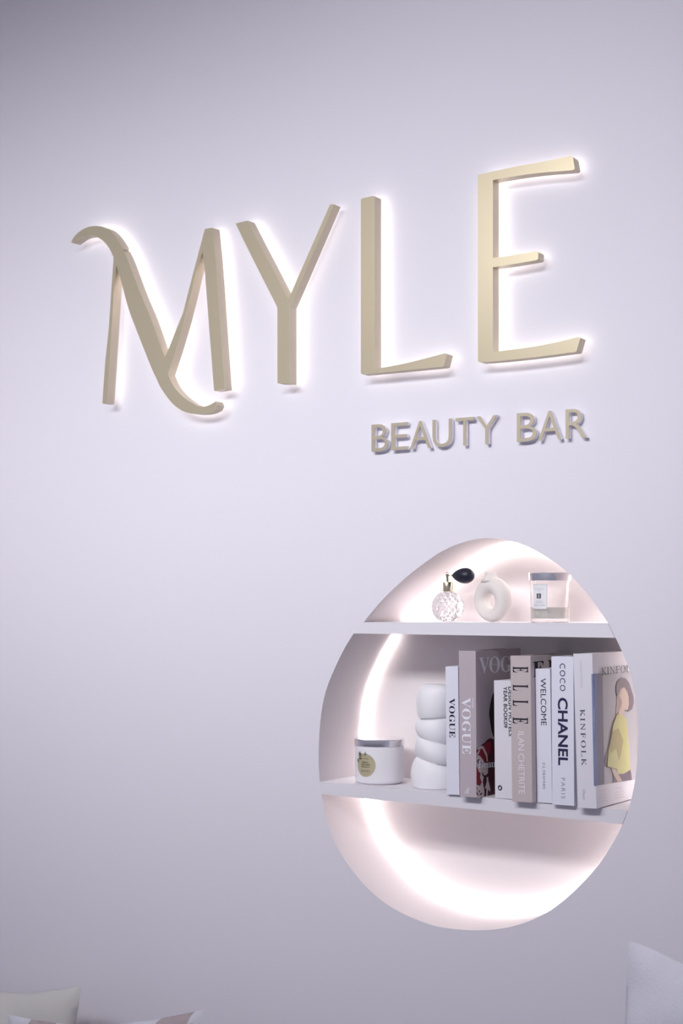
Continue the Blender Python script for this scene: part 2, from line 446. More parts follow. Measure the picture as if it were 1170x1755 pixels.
for ch, a, b, lb in BB:
    xa, xb = P(*a, YB).x, P(*b, YB).x
    uv, F = text2d(ch, offset=-0.006)
    t = thing('sign_letter', lb, 'letter', ((xa + xb) / 2, 0, zb), group='small flat brass letters')
    # boundary edges give the outline for the side walls
    cnt = {}
    for f in F:
        for i in range(len(f)):
            e = (f[i], f[(i + 1) % len(f)]); k = tuple(sorted(e)); cnt[k] = cnt.get(k, 0) + 1
    rim = [k for k, c in cnt.items() if c == 1]
    q = [(xa + u * (xb - xa), zb + v * (zt - zb)) for u, v in uv]; m = len(q)
    def slab(ya, yb):
        V = [(x, ya, z) for x, z in q] + [(x, yb, z) for x, z in q]
        return V, list(F) + [tuple(i + m for i in f) for f in F] + [(i, j, j + m, i + m) for i, j in rim]
    mesh('face', *slab(YB, YB + 0.0012), 'brass_flat', t, label='flat brass-coloured face of the letter')
    mesh('acrylic_backing', *slab(YB + 0.0012, -0.004), 'acrylic', t, label='clear acrylic body behind the face')
    cx = q[rim[0][0]][0]
    best = max(range(m), key=lambda i: -abs(q[i][1] - (zb + zt) / 2))
    f0 = max(F, key=lambda f: sum((q[f[i]][0] * q[f[(i + 1) % len(f)]][1] - q[f[(i + 1) % len(f)]][0] * q[f[i]][1]) for i in range(len(f))) * 0.5)
    c = Vector((sum(q[i][0] for i in f0) / len(f0), 0, sum(q[i][1] for i in f0) / len(f0)))
    mesh('standoff_pin', *tube([(c.x, -0.0041, c.z), (c.x, 0, c.z)], 0.0012, 8), 'acrylic', t)

# ------------------------------------------------------------------ things on the upper shelf
def foot(px, Y, f):
    p = P(px, HORIZON, Y); return Vector((p.x, Y, f(p.x)))
SC_PX = lambda c: (Vector(c) - CAM).dot(FWD) / FPX       # metres per pixel at a point

# perfume atomiser
c = foot(767, 0.06, top1); s = SC_PX(c)
t = thing('perfume_atomiser', 'cut-glass ball perfume bottle with gold cap and black squeeze bulb', 'perfume bottle', c)
R = 27.5 * s; cz = R * 0.965
rows, cols = 10, 15
V, F, idx = [], [], {}
def sph(lat, lon, r): return (c.x + r * math.cos(lat) * math.cos(lon), c.y + r * math.cos(lat) * math.sin(lon), c.z + cz + r * math.sin(lat))
lats = [(-math.pi / 2 + 0.27) + (math.pi - 0.5) * i / rows for i in range(rows + 1)]
def pt(i, j):
    k = (i, j % cols)
    if k not in idx:
        idx[k] = len(V); V.append(sph(lats[i], 2 * math.pi * (j % cols + 0.5 * (i % 2)) / cols, R * 0.965))
    return idx[k]
for i in range(1, rows):
    for j in range(cols):
        jr = j + (i % 2)
        L, Rr = pt(i, j), pt(i, j + 1)
        Uu, D = pt(i + 1, jr), pt(i - 1, jr)
        lonc = 2 * math.pi * (j + 0.5 + 0.5 * (i % 2)) / cols
        cc = len(V); V.append(sph(lats[i], lonc, R * 1.03))
        F += [(L, D, cc), (D, Rr, cc), (Rr, Uu, cc), (Uu, L, cc)]
for i in (0, rows):
    for j in range(cols):
        jr = j + (0 if i % 2 == 0 else 0)
        a, b = pt(i, j), pt(i, j + 1)
        k = (1 if i == 0 else rows - 1)
        off = 0 if (i % 2 == 0) else 1
        F.append((a, b, pt(k, j + off)))
    F.append(tuple(pt(i, j) for j in range(cols)))
mesh('glass_bottle', V, F, 'crystal', t, label='clear glass ball cut in small diamonds')
topz = cz + R * math.sin(lats[rows])
capz0, capz1 = c.z + topz - 0.001, c.z + topz + 16.5 * s
mesh('cap', *lathe([(0.008, 0), (0.0095, 0.0005), (0.0095, 15.5 * s), (0.009, 16.5 * s), (0.004, 16.6 * s)], (c.x, c.y, capz0), 32), 'gold_metal', t, smooth=35)
mesh('spray_nozzle', *lathe([(0.0028, 0), (0.0028, 9 * s), (0.0034, 10 * s), (0.0034, 15 * s), (0.0016, 17.5 * s)], (c.x - 0.0005, c.y, capz0 + 16.4 * s), 20), 'gold_metal', t, smooth=35)
nz = capz0 + 16.4 * s + 11 * s
mesh('bulb_stem', *tube([(c.x, c.y, nz), (c.x + 0.006, c.y - 0.0015, nz), (c.x + 0.012, c.y - 0.003, nz)], 0.0011, 10), 'chrome', t, smooth=True)
bl = 40 * s / 0.86; br = 13.6 * s
prof = []
for k in range(29):
    q_ = math.pi * k / 28
    prof.append((max(br * math.sin(q_) * math.sin(q_ / 2) ** 0.75 / 0.815, 0.0011), bl * (1 - math.cos(q_)) / 2))
V, F = lathe(prof, (0, 0, 0), 32)
dirv = Vector((1, -0.12, -0.02)).normalized(); q = Vector((0, 0, 1)).rotation_difference(dirv)
o0 = Vector((c.x + 0.0075, c.y - 0.001, nz))
mesh('squeeze_bulb', [o0 + q @ Vector(v) for v in V], F, 'bulb_rubber', t, smooth=True, label='matte black rubber squeeze bulb')

# doughnut vase
c = foot(844, 0.06, top1); s = SC_PX(c)
t = thing('ring_vase', 'cream ceramic doughnut-shaped bud vase with a short neck', 'vase', c)
Rz, Rx, rt = 25.5 * s, 27 * s, 13.0 * s
V, F = [], []; nu, nv = 64, 28
ang = math.radians(-20)
for i in range(nu):
    a = 2 * math.pi * i / nu
    rr = rt * (1.0 + 0.12 * math.sin(a))
    for j in range(nv):
        b = 2 * math.pi * j / nv
        rad = rr * math.cos(b)
        x = (Rx + rad) * math.cos(a); z = (Rz + rad) * math.sin(a); y = rr * 1.12 * math.sin(b)
        z = max(z + 37.5 * s, 0.0)
        V.append((c.x + x * math.cos(ang) - y * math.sin(ang), c.y + x * math.sin(ang) + y * math.cos(ang), c.z + z))
for i in range(nu):
    for j in range(nv):
        F.append((i * nv + j, ((i + 1) % nu) * nv + j, ((i + 1) % nu) * nv + (j + 1) % nv, i * nv + (j + 1) % nv))
mesh('body', V, F, 'cream_ceramic', t, smooth=True)
mesh('neck', *lathe([(17 * s, 0), (13 * s, 5 * s), (10.6 * s, 9 * s), (9.6 * s, 13 * s), (9.9 * s, 16.5 * s), (9.2 * s, 17 * s), (8.2 * s, 15 * s), (8 * s, 3 * s)], (c.x - 4 * s, c.y, c.z + 69.5 * s), 32), 'cream_ceramic', t, smooth=True)

# glass candle with a silver lid
def cyl_patch(c, r, pts, az):
    """(u metres round the jar, z) to a point on the jar; az = facing angle"""
    return [(c.x + r * math.cos(az + u / r), c.y + r * math.sin(az + u / r), c.z + z) for u, z in pts]
def facing(c, dpx=0.0):
    d = CAM - Vector(c); return math.atan2(d.y, d.x)
def grid_patch(c, r, az, u0, u1, zz0, zz1, nn=10):
    V = []; F = []
    for i in range(nn + 1):
        u = u0 + (u1 - u0) * i / nn
        V += cyl_patch(c, r, [(u, zz0), (u, zz1)], az)
    for i in range(nn): F.append((2 * i, 2 * i + 2, 2 * i + 3, 2 * i + 1))
    return V, F
def cyl_text(c, r, az, body, u0, u1, zz0, zz1, **k):
    uv, F = text2d(body, **k)
    return cyl_patch(c, r, [(u0 + a * (u1 - u0), zz0 + b * (zz1 - zz0)) for a, b in uv], az), F
c = foot(942, 0.055, top1); s = SC_PX(c)
t = thing('glass_candle', 'clear glass candle jar with silver lid and white label', 'candle', c)
r0 = 34.2 * s; hj = 71.5 * s
mesh('glass_jar', *lathe([(r0 * 0.90, 0.0), (r0 * 0.955, 0.0012), (r0, hj), (r0 - 0.0018, hj), (r0 * 0.955 - 0.002, 0.007), (r0 * 0.5, 0.0062)], c, 56), 'jar_glass', t, smooth=30)
mesh('wax', *lathe([(r0 * 0.93, 0.0072), (r0 * 0.94, 26 * s), (r0 * 0.90, 25.4 * s), (r0 * 0.3, 25 * s)], c, 48), 'wax', t, smooth=30, label='low layer of cream wax')
mesh('lid', *lathe([(r0 * 1.0, hj + 0.0002), (r0 * 1.075, hj + 0.0002), (r0 * 1.08, hj + 0.0012), (r0 * 1.08, hj + 12.5 * s), (r0 * 1.06, hj + 13.5 * s), (r0 * 0.6, hj + 13.5 * s)], c, 64), 'chrome', t, smooth=30, label='polished silver lid')
az = facing(c)
def up(px): return math.asin(max(-1, min(1, (px - 942) * s / r0))) * r0   # pixel offset to arc length
lab = mesh('label', *grid_patch(c, r0 + 0.0004, az, up(914), up(937.5), 23 * s, 65.5 * s), 'label_paper', t, label='white paper label with black emblem')
rr = r0 + 0.0007
mesh('label_border', *join(grid_patch(c, rr, az, up(914), up(937.5), 64.6 * s, 65.2 * s), grid_patch(c, rr, az, up(936.7), up(937.3), 23.4 * s, 65 * s, 1),
     grid_patch(c, rr, az, up(914), up(937.5), 23.3 * s, 23.9 * s)), 'ink_pale', lab)
mesh('label_lettering', *join(cyl_text(c, rr, az, 'JO MALONE', up(915.5), up(932), 56.8 * s, 58.4 * s, spacing=1.25), cyl_text(c, rr, az, 'LONDON', up(920), up(927.5), 54.2 * s, 55.2 * s, spacing=1.2),
     cyl_text(c, rr, az, 'LIME BASIL', up(919), up(929), 36 * s, 37.2 * s), cyl_text(c, rr, az, '& MANDARIN', up(917), up(931), 33.8 * s, 35 * s),
     cyl_text(c, rr, az, 'SCENTED CANDLE', up(916), up(933), 30.4 * s, 31.6 * s), cyl_text(c, rr, az, 'BOUGIE PARFUMEE', up(915), up(934), 28.2 * s, 29.3 * s)), 'ink_grey', lab)
em = mesh('emblem', *grid_patch(c, rr, az, up(920), up(926.8), 41.2 * s, 49.5 * s, 4), 'ink_black', lab)
mesh('emblem_ornament', *join(*[grid_patch(c, rr + 0.0002, az, up(a), up(b), z0_ * s, z1_ * s, 1) for a, b, z0_, z1_ in
     [(922.6, 924.2, 47.2, 48.6), (921.6, 922.8, 45.6, 46.8), (924, 925.2, 45.6, 46.8), (922.6, 924.2, 44.2, 45.4), (921.2, 922.4, 43, 44), (924.4, 925.6, 43, 44), (922.4, 924.4, 41.8, 42.6)]]), 'label_paper', em)

# ------------------------------------------------------------------ things on the lower shelf
c = foot(650, 0.062, top2); s = SC_PX(c)
t = thing('white_candle', 'white candle jar with silver lid and round gold label', 'candle', c)
r0 = 42 * s; hj = 64.5 * s
mesh('jar', *lathe([(r0 * 0.80, 0), (r0 * 0.9, 0.0008), (r0 * 0.97, 0.0035), (r0 * 1.0, 0.009), (r0 * 1.0, hj - 0.004), (r0 * 0.985, hj), (r0 * 0.9, hj)], c, 64), 'white_gloss', t, smooth=40)
mesh('lid', *lathe([(r0 * 0.98, hj), (r0 * 1.015, hj + 0.0003), (r0 * 1.02, hj + 0.001), (r0 * 1.02, hj + 10.5 * s), (r0 * 1.0, hj + 11.4 * s), (r0 * 0.55, hj + 11.4 * s)], c, 64), 'chrome', t, smooth=30, label='brushed silver lid')
az = facing(c)
def up(px): return math.asin(max(-0.985, min(0.985, (px - 650) * s / r0))) * r0
zpx = lambda y: (1336.5 - y) * s       # label height above the jar base
rr = r0 + 0.0004
cu = (up(613.2) + up(643.5)) / 2; hu = (up(643.5) - up(613.2)) / 2; cz_ = (zpx(1284) + zpx(1323)) / 2; hz = (zpx(1284) - zpx(1323)) / 2
V = cyl_patch(c, rr, [(cu, cz_)], az); F = []
ringn = 40
for lev in (0.5, 1.0):
    V += cyl_patch(c, rr, [(cu + hu * lev * math.cos(2 * math.pi * k / ringn), cz_ + hz * lev * math.sin(2 * math.pi * k / ringn)) for k in range(ringn)], az)
for k in range(ringn):
    l = (k + 1) % ringn
    F += [(0, 1 + k, 1 + l), (1 + k, 1 + l, 1 + ringn + l, 1 + ringn + k)]
lab = mesh('label', V, F, 'label_gold', t, label='round gold label with sprigs')
rr2 = rr + 0.0003
mesh('label_lettering', *join(cyl_text(c, rr2, az, 'BRIGHT', up(620.8), up(631.2), zpx(1299.8), zpx(1297.5), offset=0.01), cyl_text(c, rr2, az, 'CHRISTMAS', up(618.5), up(634.5), zpx(1303.6), zpx(1301.4), offset=0.01),
     cyl_text(c, rr2, az, 'MORNING', up(619.8), up(633), zpx(1307.2), zpx(1305), offset=0.01),
     cyl_text(c, rr2, az, 'WHITE BARN', up(621), up(631.5), zpx(1292.8), zpx(1291.6)), cyl_text(c, rr2, az, 'SCENTED CANDLE', up(618.7), up(634), zpx(1312.6), zpx(1311.6)),
     cyl_text(c, rr2, az, 'WITH ESSENTIAL OILS', up(618.5), up(635.5), zpx(1314.8), zpx(1313.7))), 'label_green', lab)
def leaf(px, py, ln, a, w=0.28):
    L = []
    for k in range(8):
        q_ = 2 * math.pi * k / 8; x = (0.5 + 0.5 * math.cos(q_)) * ln; y = 0.5 * ln * w * math.sin(q_)
        L.append((up(px) + (x * math.cos(a) - y * math.sin(a)) * s, zpx(py) + (x * math.sin(a) + y * math.cos(a)) * s))
    return cyl_patch(c, rr2 + 0.0001, L, az), [tuple(range(8))]
sp = [leaf(617, 1286, 6, math.radians(a)) for a in (20, 70, 115, 160, 215, 265, 320)] + [leaf(625.8, 1284.5, 4.2, math.radians(a), 0.35) for a in (0, 90, 180, 270)] \
    + [leaf(617.5, 1291, 5, math.radians(a)) for a in (200, 250, 300, 340)] + [leaf(614.2, 1296, 4.6, math.radians(a)) for a in (60, 120, 190, 260, 310)]
mesh('sprig', *join(*sp), 'label_green', lab)

# stacked-pebble vase
c = foot(744, 0.058, top2); s = SC_PX(c)
t = thing('pebble_vase', 'white ceramic vase shaped like a stack of pebbles, beside the books', 'vase', c)
lumps = [(-4, 47, 39.5, 0.0), (46, 83, 35.5, 0.5), (82, 119, 33.5, 1.0), (117, 177, 32, 1.5)]
slope = [0, 7, 7, -2, 0]
V, F = [], []; seg = 48; rings = []
for li, (za, zb_, rad, dx) in enumerate(lumps):
    for k in range(13):
        u = k / 12
        r = rad * (0.76 + 0.24 * max(math.sin(math.pi * u), 0) ** 0.55)
        z = za + (zb_ - za) * u
        if li == 0: r = rad * (0.72 + 0.28 * math.sin(math.pi * min(1, 0.08 + u * 0.92)) ** 0.6)
        if li == 3 and u > 0.55: r = rad * (0.70 + 0.30 * math.cos((u - 0.55) / 0.45 * math.pi / 2) ** 0.55) * (1 - 0.22 * max(0, (u - 0.85) / 0.15) ** 2)
        rings.append((max(z, 0), r, slope[li] + (slope[li + 1] - slope[li]) * u, dx))
rings.append((177.5, 15, 0, 1.5))
for z, r, tl, dx in rings:
    for k in range(seg):
        a = 2 * math.pi * k / seg
        wob = 1 + 0.04 * math.sin(2 * a + z * 0.05) + 0.02 * math.sin(3 * a + z * 0.09)
        V.append((c.x + (dx + r * wob * math.cos(a)) * s, c.y + r * 0.96 * wob * math.sin(a) * s, c.z + max(0, z - tl * math.cos(a)) * s))
for i in range(len(rings) - 1):
    for k in range(seg):
        l = (k + 1) % seg; F.append((i * seg + k, i * seg + l, (i + 1) * seg + l, (i + 1) * seg + k))
F.append(tuple(range(seg))); F.append(tuple((len(rings) - 1) * seg + k for k in range(seg)))
mesh('body', V, F, 'white_ceramic', t, smooth=True)

# ------------------------------------------------------------------ books
BACK = NICHE - 0.003
def book(label, TL, TR, BL, BR, over, cover, hard, pages='paper_pages', depth=None):
    y = -over
    bl, brr, tl, tr = P(*BL, y), P(*BR, y), P(*TL, y), P(*TR, y)
    w = ((brr - bl).length + (tr - tl).length) / 2
    lean = math.atan2(tl.x - bl.x, tl.z - bl.z)
    h = (tl - bl).length
    z = max(top2(bl.x), top2(brr.x)) + 0.0003
    h += bl.z - z if abs(bl.z - z) < 0.006 else 0
    rot = Matrix.Rotation(lean, 3, 'Y')
    t = thing('book', label, 'book', (bl.x, y, z), rot, group='upright books on the lower shelf')
    d = depth or (BACK - y)
    if hard:
        b = 0.0028
        mesh('cover', *join(bevelled((0, 0, 0), (w, b, h), 0.0007), bevelled((0, b * 0.5, 0), (b, d, h), 0.0006), bevelled((w - b, b * 0.5, 0), (w, d, h), 0.0006)), cover, t, world=False)
        mesh('page_block', *box((b, b, 0.003), (w - b, d - 0.004, h - 0.0035)), pages, t, world=False)
    else:
        b = 0.0006
        mesh('cover', *join(bevelled((0, 0, 0), (w, b * 2, h), 0.0003), box((0, b, 0), (b, d, h)), box((w - b, b, 0), (w, d, h))), cover, t, world=False)
        mesh('page_block', *box((b, b * 2, 0.0002), (w - b, d - 0.0005, h - 0.0003)), pages, t, world=False)
    return t, w, h, d
EPS = 0.0003
def spine_text(t, body, x0, y0, x1, y1, m, name='spine_title', down=True, **k):
    """print body inside a pixel box on the spine; down: reads from top to bottom"""
    M = MW[t]; a = hit(M, x0, y0, 1, -EPS); b = hit(M, x1, y1, 1, -EPS)
    uv, F = text2d(body, **k)
    if down: V = [(a.x + v * (b.x - a.x), -EPS, a.z + u * (b.z - a.z)) for u, v in uv]
    else: V = [(a.x + u * (b.x - a.x), -EPS, b.z + v * (a.z - b.z)) for u, v in uv]
    return mesh(name, V, F, m, t, world=False)
def cover_poly(t, w, px, m, name, lift=1, smoothing=0):
    M = MW[t]; X = w + EPS * lift
    if smoothing: px = spline(px, smoothing)
    L = [hit(M, x, y, 0, X) for x, y in px]
    return mesh(name, [(X, p.y, p.z) for p in L], tess([[(p.y, p.z) for p in L]]), m, t, world=False)
def cover_text(t, w, body, a, b, hpx, m, name, lift=3, ymax=None, **k):
    """a, b: pixels at both ends of the baseline; hpx: letter height in pixels at a"""
    M = MW[t]; X = w + EPS * lift
    A, B = hit(M, *a, 0, X), hit(M, *b, 0, X); T = hit(M, a[0], a[1] - hpx, 0, X); hh = T.z - A.z
    uv, F = text2d(body, **k)
    V = [(X, A.y + u * (B.y - A.y), A.z + u * (B.z - A.z) + v * hh) for u, v in uv]
    return mesh(name, V, F, m, t, world=False)

# slim white book
t, w, h, d = book('slim white book with bold black serif title, beside the pebble vase', (763, 1142), (785, 1142.5), (765.3, 1361.5), (786.6, 1364), 0.008, 'book_white', False)
spine_text(t, serif('VOGUE'), 769, 1196.5, 779.8, 1264.5, 'ink_black', spacing=1.0)
# big mauve book
t, w, h, d = book('tall mauve hardback with white serif title and red dress on its cover', (785.8, 1115.5), (815, 1116.5), (787.6, 1364.5), (816.3, 1367.5), 0.02, 'book_mauve', True)
spine_text(t, serif('VOGUE'), 791, 1195, 806.8, 1293, 'ink_white', spacing=1.0)
spine_text(t, 'PARIS', 808.3, 1196.5, 811.2, 1213, 'ink_white', 'spine_subtitle')
spine_text(t, 'AMORETTI', 802, 1134, 805, 1160, 'ink_pale', 'spine_author')
spine_text(t, 'OLVA', 795, 1134, 798.5, 1147, 'ink_pale', 'spine_author')
spine_text(t, '\u211b', 796, 1348.8, 804.3, 1361, 'ink_white', 'publisher_mark', down=False)
cover_text(t, w, serif('VOGUE'), (820.5, 1155), (908, 1149), 28.5, 'ink_white', 'cover_title', spacing=0.92)
cover_text(t, w, 'PARIS', (842.5, 1140.2), (851.5, 1139.6), 2.6, 'ink_white', 'cover_subtitle')
bb = lambda x, y: (810 + x * 0.06836, 1260 + y * 0.06836)
cover_poly(t, w, [(862, 1172), (850, 1180), (843, 1193), (839.5, 1210), (838, 1224), (839.5, 1236), (842, 1252), (845.5, 1263), (850, 1272), (880, 1270), (880, 1172)], 'print_hair', 'cover_hair', 1, 3)
cover_poly(t, w, [bb(90, 330), bb(150, 290), bb(280, 200), bb(370, 110), bb(430, 75), bb(500, 100), (862, 1268), (880, 1290), (880, 1362), (846, 1366), (816.4, 1368)], 'print_dark_red', 'cover_dress', 2)
cover_poly(t, w, [bb(95, 355), bb(170, 290), bb(250, 270), bb(330, 190), bb(420, 150), bb(470, 240), bb(450, 400), bb(400, 470), bb(345, 700), bb(290, 690), bb(230, 590), bb(150, 500), bb(95, 470)], 'print_red', 'cover_dress_red', 3)
cover_poly(t, w, [bb(95, 780), bb(150, 930), bb(190, 960), bb(175, 1060), bb(215, 1180), bb(190, 1250), bb(95, 1230)], 'print_red', 'cover_dress_red', 3)
for poly in ([bb(118, 315), bb(200, 265), bb(255, 272), bb(300, 350), bb(360, 480), bb(378, 660), bb(355, 665), bb(330, 520), bb(270, 400), bb(240, 335), bb(190, 345), bb(140, 480), bb(95, 500), bb(95, 470), bb(170, 350), bb(95, 365)],
             [bb(95, 500), bb(160, 510), bb(200, 540), bb(270, 640), bb(280, 700), bb(375, 700), bb(380, 950), bb(330, 1000), bb(280, 1010), bb(240, 900), bb(235, 1010), bb(275, 1050), bb(250, 1170), bb(290, 1400), bb(280, 1540), bb(150, 1575), bb(90, 1570), bb(95, 1480), bb(150, 1520), bb(95, 1400), bb(95, 1240), bb(180, 1270), bb(220, 1180), bb(180, 1060), bb(195, 950), bb(150, 920), bb(95, 760)],
             [bb(340, 1060), bb(385, 1040), bb(385, 1120), bb(430, 1300), bb(440, 1420), bb(380, 1360), bb(360, 1540), bb(330, 1540), bb(345, 1330), bb(300, 1340), bb(350, 1150)]):
    cover_poly(t, w, poly, 'print_lace', 'cover_dress_lace', 4)
for poly in ([bb(100, 640), bb(160, 590), bb(170, 690), bb(130, 720)], [bb(200, 640), bb(245, 690), bb(240, 770), bb(205, 740)], [bb(140, 1380), bb(185, 1400), bb(160, 1450)], [bb(165, 1490), bb(225, 1430), bb(235, 1480), bb(180, 1510)], [bb(95, 1290), bb(118, 1330), bb(100, 1400)]):
    cover_poly(t, w, poly, 'print_dark_red', 'cover_dress_spot', 5)
cover_text(t, w, serif('Beauty'), bb(130, 885), (860, 1317.5), 16.5, 'ink_white', 'cover_line', 6, spacing=0.9)
# white book set back
t, w, h, d = book('white softcover with two-line black title and round black mark', (846, 1166), (880, 1167), (848, 1368), (882, 1371), 0.0, 'book_white_warm', False)
spine_text(t, 'YEAR BOOK09', 862.2, 1176.5, 869.6, 1247.5, 'ink_black', offset=0.02, spacing=1.04)
spine_text(t, 'DESIGN HOTELS', 870.6, 1177, 878, 1262, 'ink_black', offset=0.02, spacing=1.04)
M = MW[t]; a = hit(M, 856.5, 1350.2, 1, -EPS)
pm = mesh('publisher_mark', [(a.x + 0.0042 * math.cos(k * math.pi / 12), -EPS, a.z + 0.0045 * math.sin(k * math.pi / 12)) for k in range(24)], [tuple(range(24))], 'ink_black', t, world=False)
dq = lambda L: [(a.x + x, -2 * EPS, a.z + z) for x, z in L]
mesh('mark_letter', dq([(-0.002, 0.0004), (-0.0009, 0.0012), (0.0002, 0.0008), (0.0004, 0.0026), (0.0018, 0.0026), (0.0018, -0.0022), (-0.001, -0.0024), (-0.0021, -0.0012)]), [tuple(range(8))], 'book_white', pm, world=False)
# beige hardback
t, w, h, d = book('tall beige hardback with wide black serif letters down its spine', (874, 1124), (909.3, 1124.8), (877.2, 1373), (911.5, 1376), 0.02, 'book_beige', True)
for ch, ya, yb in (('E', 1142, 1153), ('L', 1173, 1184), ('L', 1199.5, 1210.5), ('E', 1229, 1241)):
    spine_text(t, serif(ch), 878.4, ya, 904.6, yb, 'ink_black', 'spine_letter')
spine_text(t, 'ILAN CHETRITE', 887.5, 1254, 899, 1361, 'ink_white', 'spine_author', offset=-0.012, spacing=0.93)
cover_text(t, w, serif('ELLE'), (913.5, 1160.5), (1003, 1149), 26, 'ink_black', 'cover_title', spacing=1.3)
# slim white book with grotesque title
t, w, h, d = book('slim white book with plain black title, between the beige and the navy-titled book', (917, 1146), (943.3, 1146), (920.5, 1376.5), (944.8, 1378.5), 0.004, 'book_white', False)
spine_text(t, 'WELCOME', 925.6, 1162.5, 936.2, 1243.5, 'ink_black')
spine_text(t, serif('P.L.TRAVERS'), 929.2, 1307, 934.2, 1352.5, 'ink_grey', 'spine_author')
# white book with navy title
t, w, h, d = book('white hardback with heavy navy title on its spine', (944.2, 1125), (981, 1125.5), (945.8, 1379.5), (984.8, 1383), 0.013, 'book_white', True, 'book_white')
spine_text(t, 'COCO', 958.8, 1137, 968.4, 1184.5, 'ink_navy', 'spine_first_name', spacing=1.22)
spine_text(t, 'CHANEL', 955.3, 1195.5, 973.2, 1312.5, 'ink_navy', offset=0.026, spacing=1.0)
spine_text(t, 'PARIS', 961.3, 1333, 968.2, 1369, 'ink_grey', 'spine_place', spacing=1.35)
# magazine with a person in yellow
t, w, h, d = book('white magazine-style book with a person in a yellow top on its cover', (982, 1120.5), (1016.5, 1122), (989.5, 1383.5), (1020, 1387), 0.022, 'book_white_warm', False)
spine_text(t, serif_light('KINFOLK'), 993.5, 1215.5, 1004.5, 1313, 'ink_black', shear=-0.27, spacing=1.25)
spine_text(t, serif_light('VOLUME FOURTEEN'), 993.6, 1133, 997.6, 1178, 'ink_pale', 'spine_volume', shear=-0.27)
spine_text(t, serif_light('Ouur'), 998, 1353.5, 1003, 1371, 'ink_grey', 'publisher_mark', shear=-0.27)
k7 = lambda x, y: (1005 + x * 0.0812, 1130 + y * 0.0812)
k8 = lambda x, y: (1005 + x * 0.09117, 1240 + y * 0.09117)
far = 1102
M = MW[t]
pb = lambda x: 1346.9 - (x - 1018) * 0.155          # lower photo edge
pt_ = lambda x: 1154.8 - (x - 1018) * 0.065
cover_poly(t, w, [(1019.0, pt_(1017)), (far, pt_(far)), (far, pb(far)), (1019.5, pb(1018))], 'print_grey', 'cover_photo', 1)
cover_poly(t, w, [(1017.2, pt_(1017)), (1032, pt_(1032)), (1035.5, pb(1035)), (1018.3, pb(1018))], 'print_slate', 'cover_photo_door', 2)
cover_poly(t, w, [(1017.2, pt_(1017)), (1022.5, pt_(1022)), (1024, pb(1023)), (1018.3, pb(1018))], 'print_blue', 'cover_photo_edge', 3)
L = [hit(M, x, y, 1, -EPS) for x, y in [(1013.2, 1155.2), (1016.4, 1155), (1019.6, 1347), (1017.3, 1347)]]
mesh('spine_photo', [(min(p.x, w), -EPS, p.z) for p in L], [(0, 1, 2, 3)], 'print_blue', t, world=False)
cover_poly(t, w, [k7(650, 520), k7(625, 650), k7(640, 800), k7(615, 1160), k7(700, 1060), k7(800, 900), k7(800, 600)], 'print_hairbrown', 'cover_hair', 3, 3)
cover_poly(t, w, [k7(690, 760), k7(720, 640), k7(800, 590), k7(880, 700), k7(905, 850), k7(912, 950), k7(885, 975), k7(870, 1070), k7(800, 1060), k7(770, 1180), k7(640, 1200), k7(690, 1080), k7(740, 920)], 'print_skin', 'cover_face', 4)
hat = [k7(745, 385), k7(830, 405), k7(900, 500), k7(945, 640), k7(990, 800), k7(995, 920), k7(960, 1050), k7(880, 1110), k7(800, 1080), k7(870, 1070), k7(900, 960), k7(890, 800), k7(860, 680), k7(790, 580), k7(720, 600), k7(680, 700), k7(640, 790), k7(615, 600), k7(650, 460)]
cover_poly(t, w, hat, 'print_hat', 'cover_hat', 5)
cover_poly(t, w, [k8(490, 880), k8(500, 1110), k8(850, 1060), k8(840, 960), k8(820, 860), k8(600, 900)], 'print_skirt', 'cover_skirt', 3)
cover_poly(t, w, [k8(450, 830), k8(545, 850), k8(600, 960), k8(670, 1080), k8(580, 1095), k8(500, 950)], 'print_skin', 'cover_arm', 4)
cover_poly(t, w, [k7(640, 1150), k7(560, 1300), k7(510, 1480), k8(440, 230), k8(400, 450), k8(340, 650), k8(335, 800), k8(440, 830), k8(500, 300)], 'print_brownarm', 'cover_sleeve_edge', 3)
cover_poly(t, w, [k7(640, 1160), k7(780, 1180), k7(840, 1280), k8(765, 100), k8(800, 500), k8(820, 870), k8(700, 945), k8(590, 950), k8(560, 850), k8(390, 810), k8(410, 500), k8(470, 200), k7(560, 1380)], 'print_yellow', 'cover_top', 5)
cover_poly(t, w, [k8(480, 150), k8(600, 90), k8(690, 330), k8(640, 600), k8(600, 700), k8(575, 450), k8(450, 560), k8(440, 400)], 'print_olive', 'cover_top_shade', 6)
cover_text(t, w, serif_light('KINFOLK'), (1030.5, 1157.2), (1090, 1150.5), 13.2, 'ink_black', 'cover_title', 7, shear=-0.27, spacing=1.12)
for px0, px1, ys in ((1026.5, 1040, (1357, 1364, 1369, 1374.5)), (1053, 1068, (1352.5, 1359, 1364, 1369)), (1081, 1096, (1347, 1354, 1359, 1364))):
    for i, yy in enumerate(ys):
        ln = px1 if i else px1 - 3
        cover_text(t, w, 'SLOW LIVING' if i == 0 else 'stories and ideas for home', (px0, yy), (ln, yy - (ln - px0) * 0.16), 2.0, 'ink_pale', 'cover_line', 2)

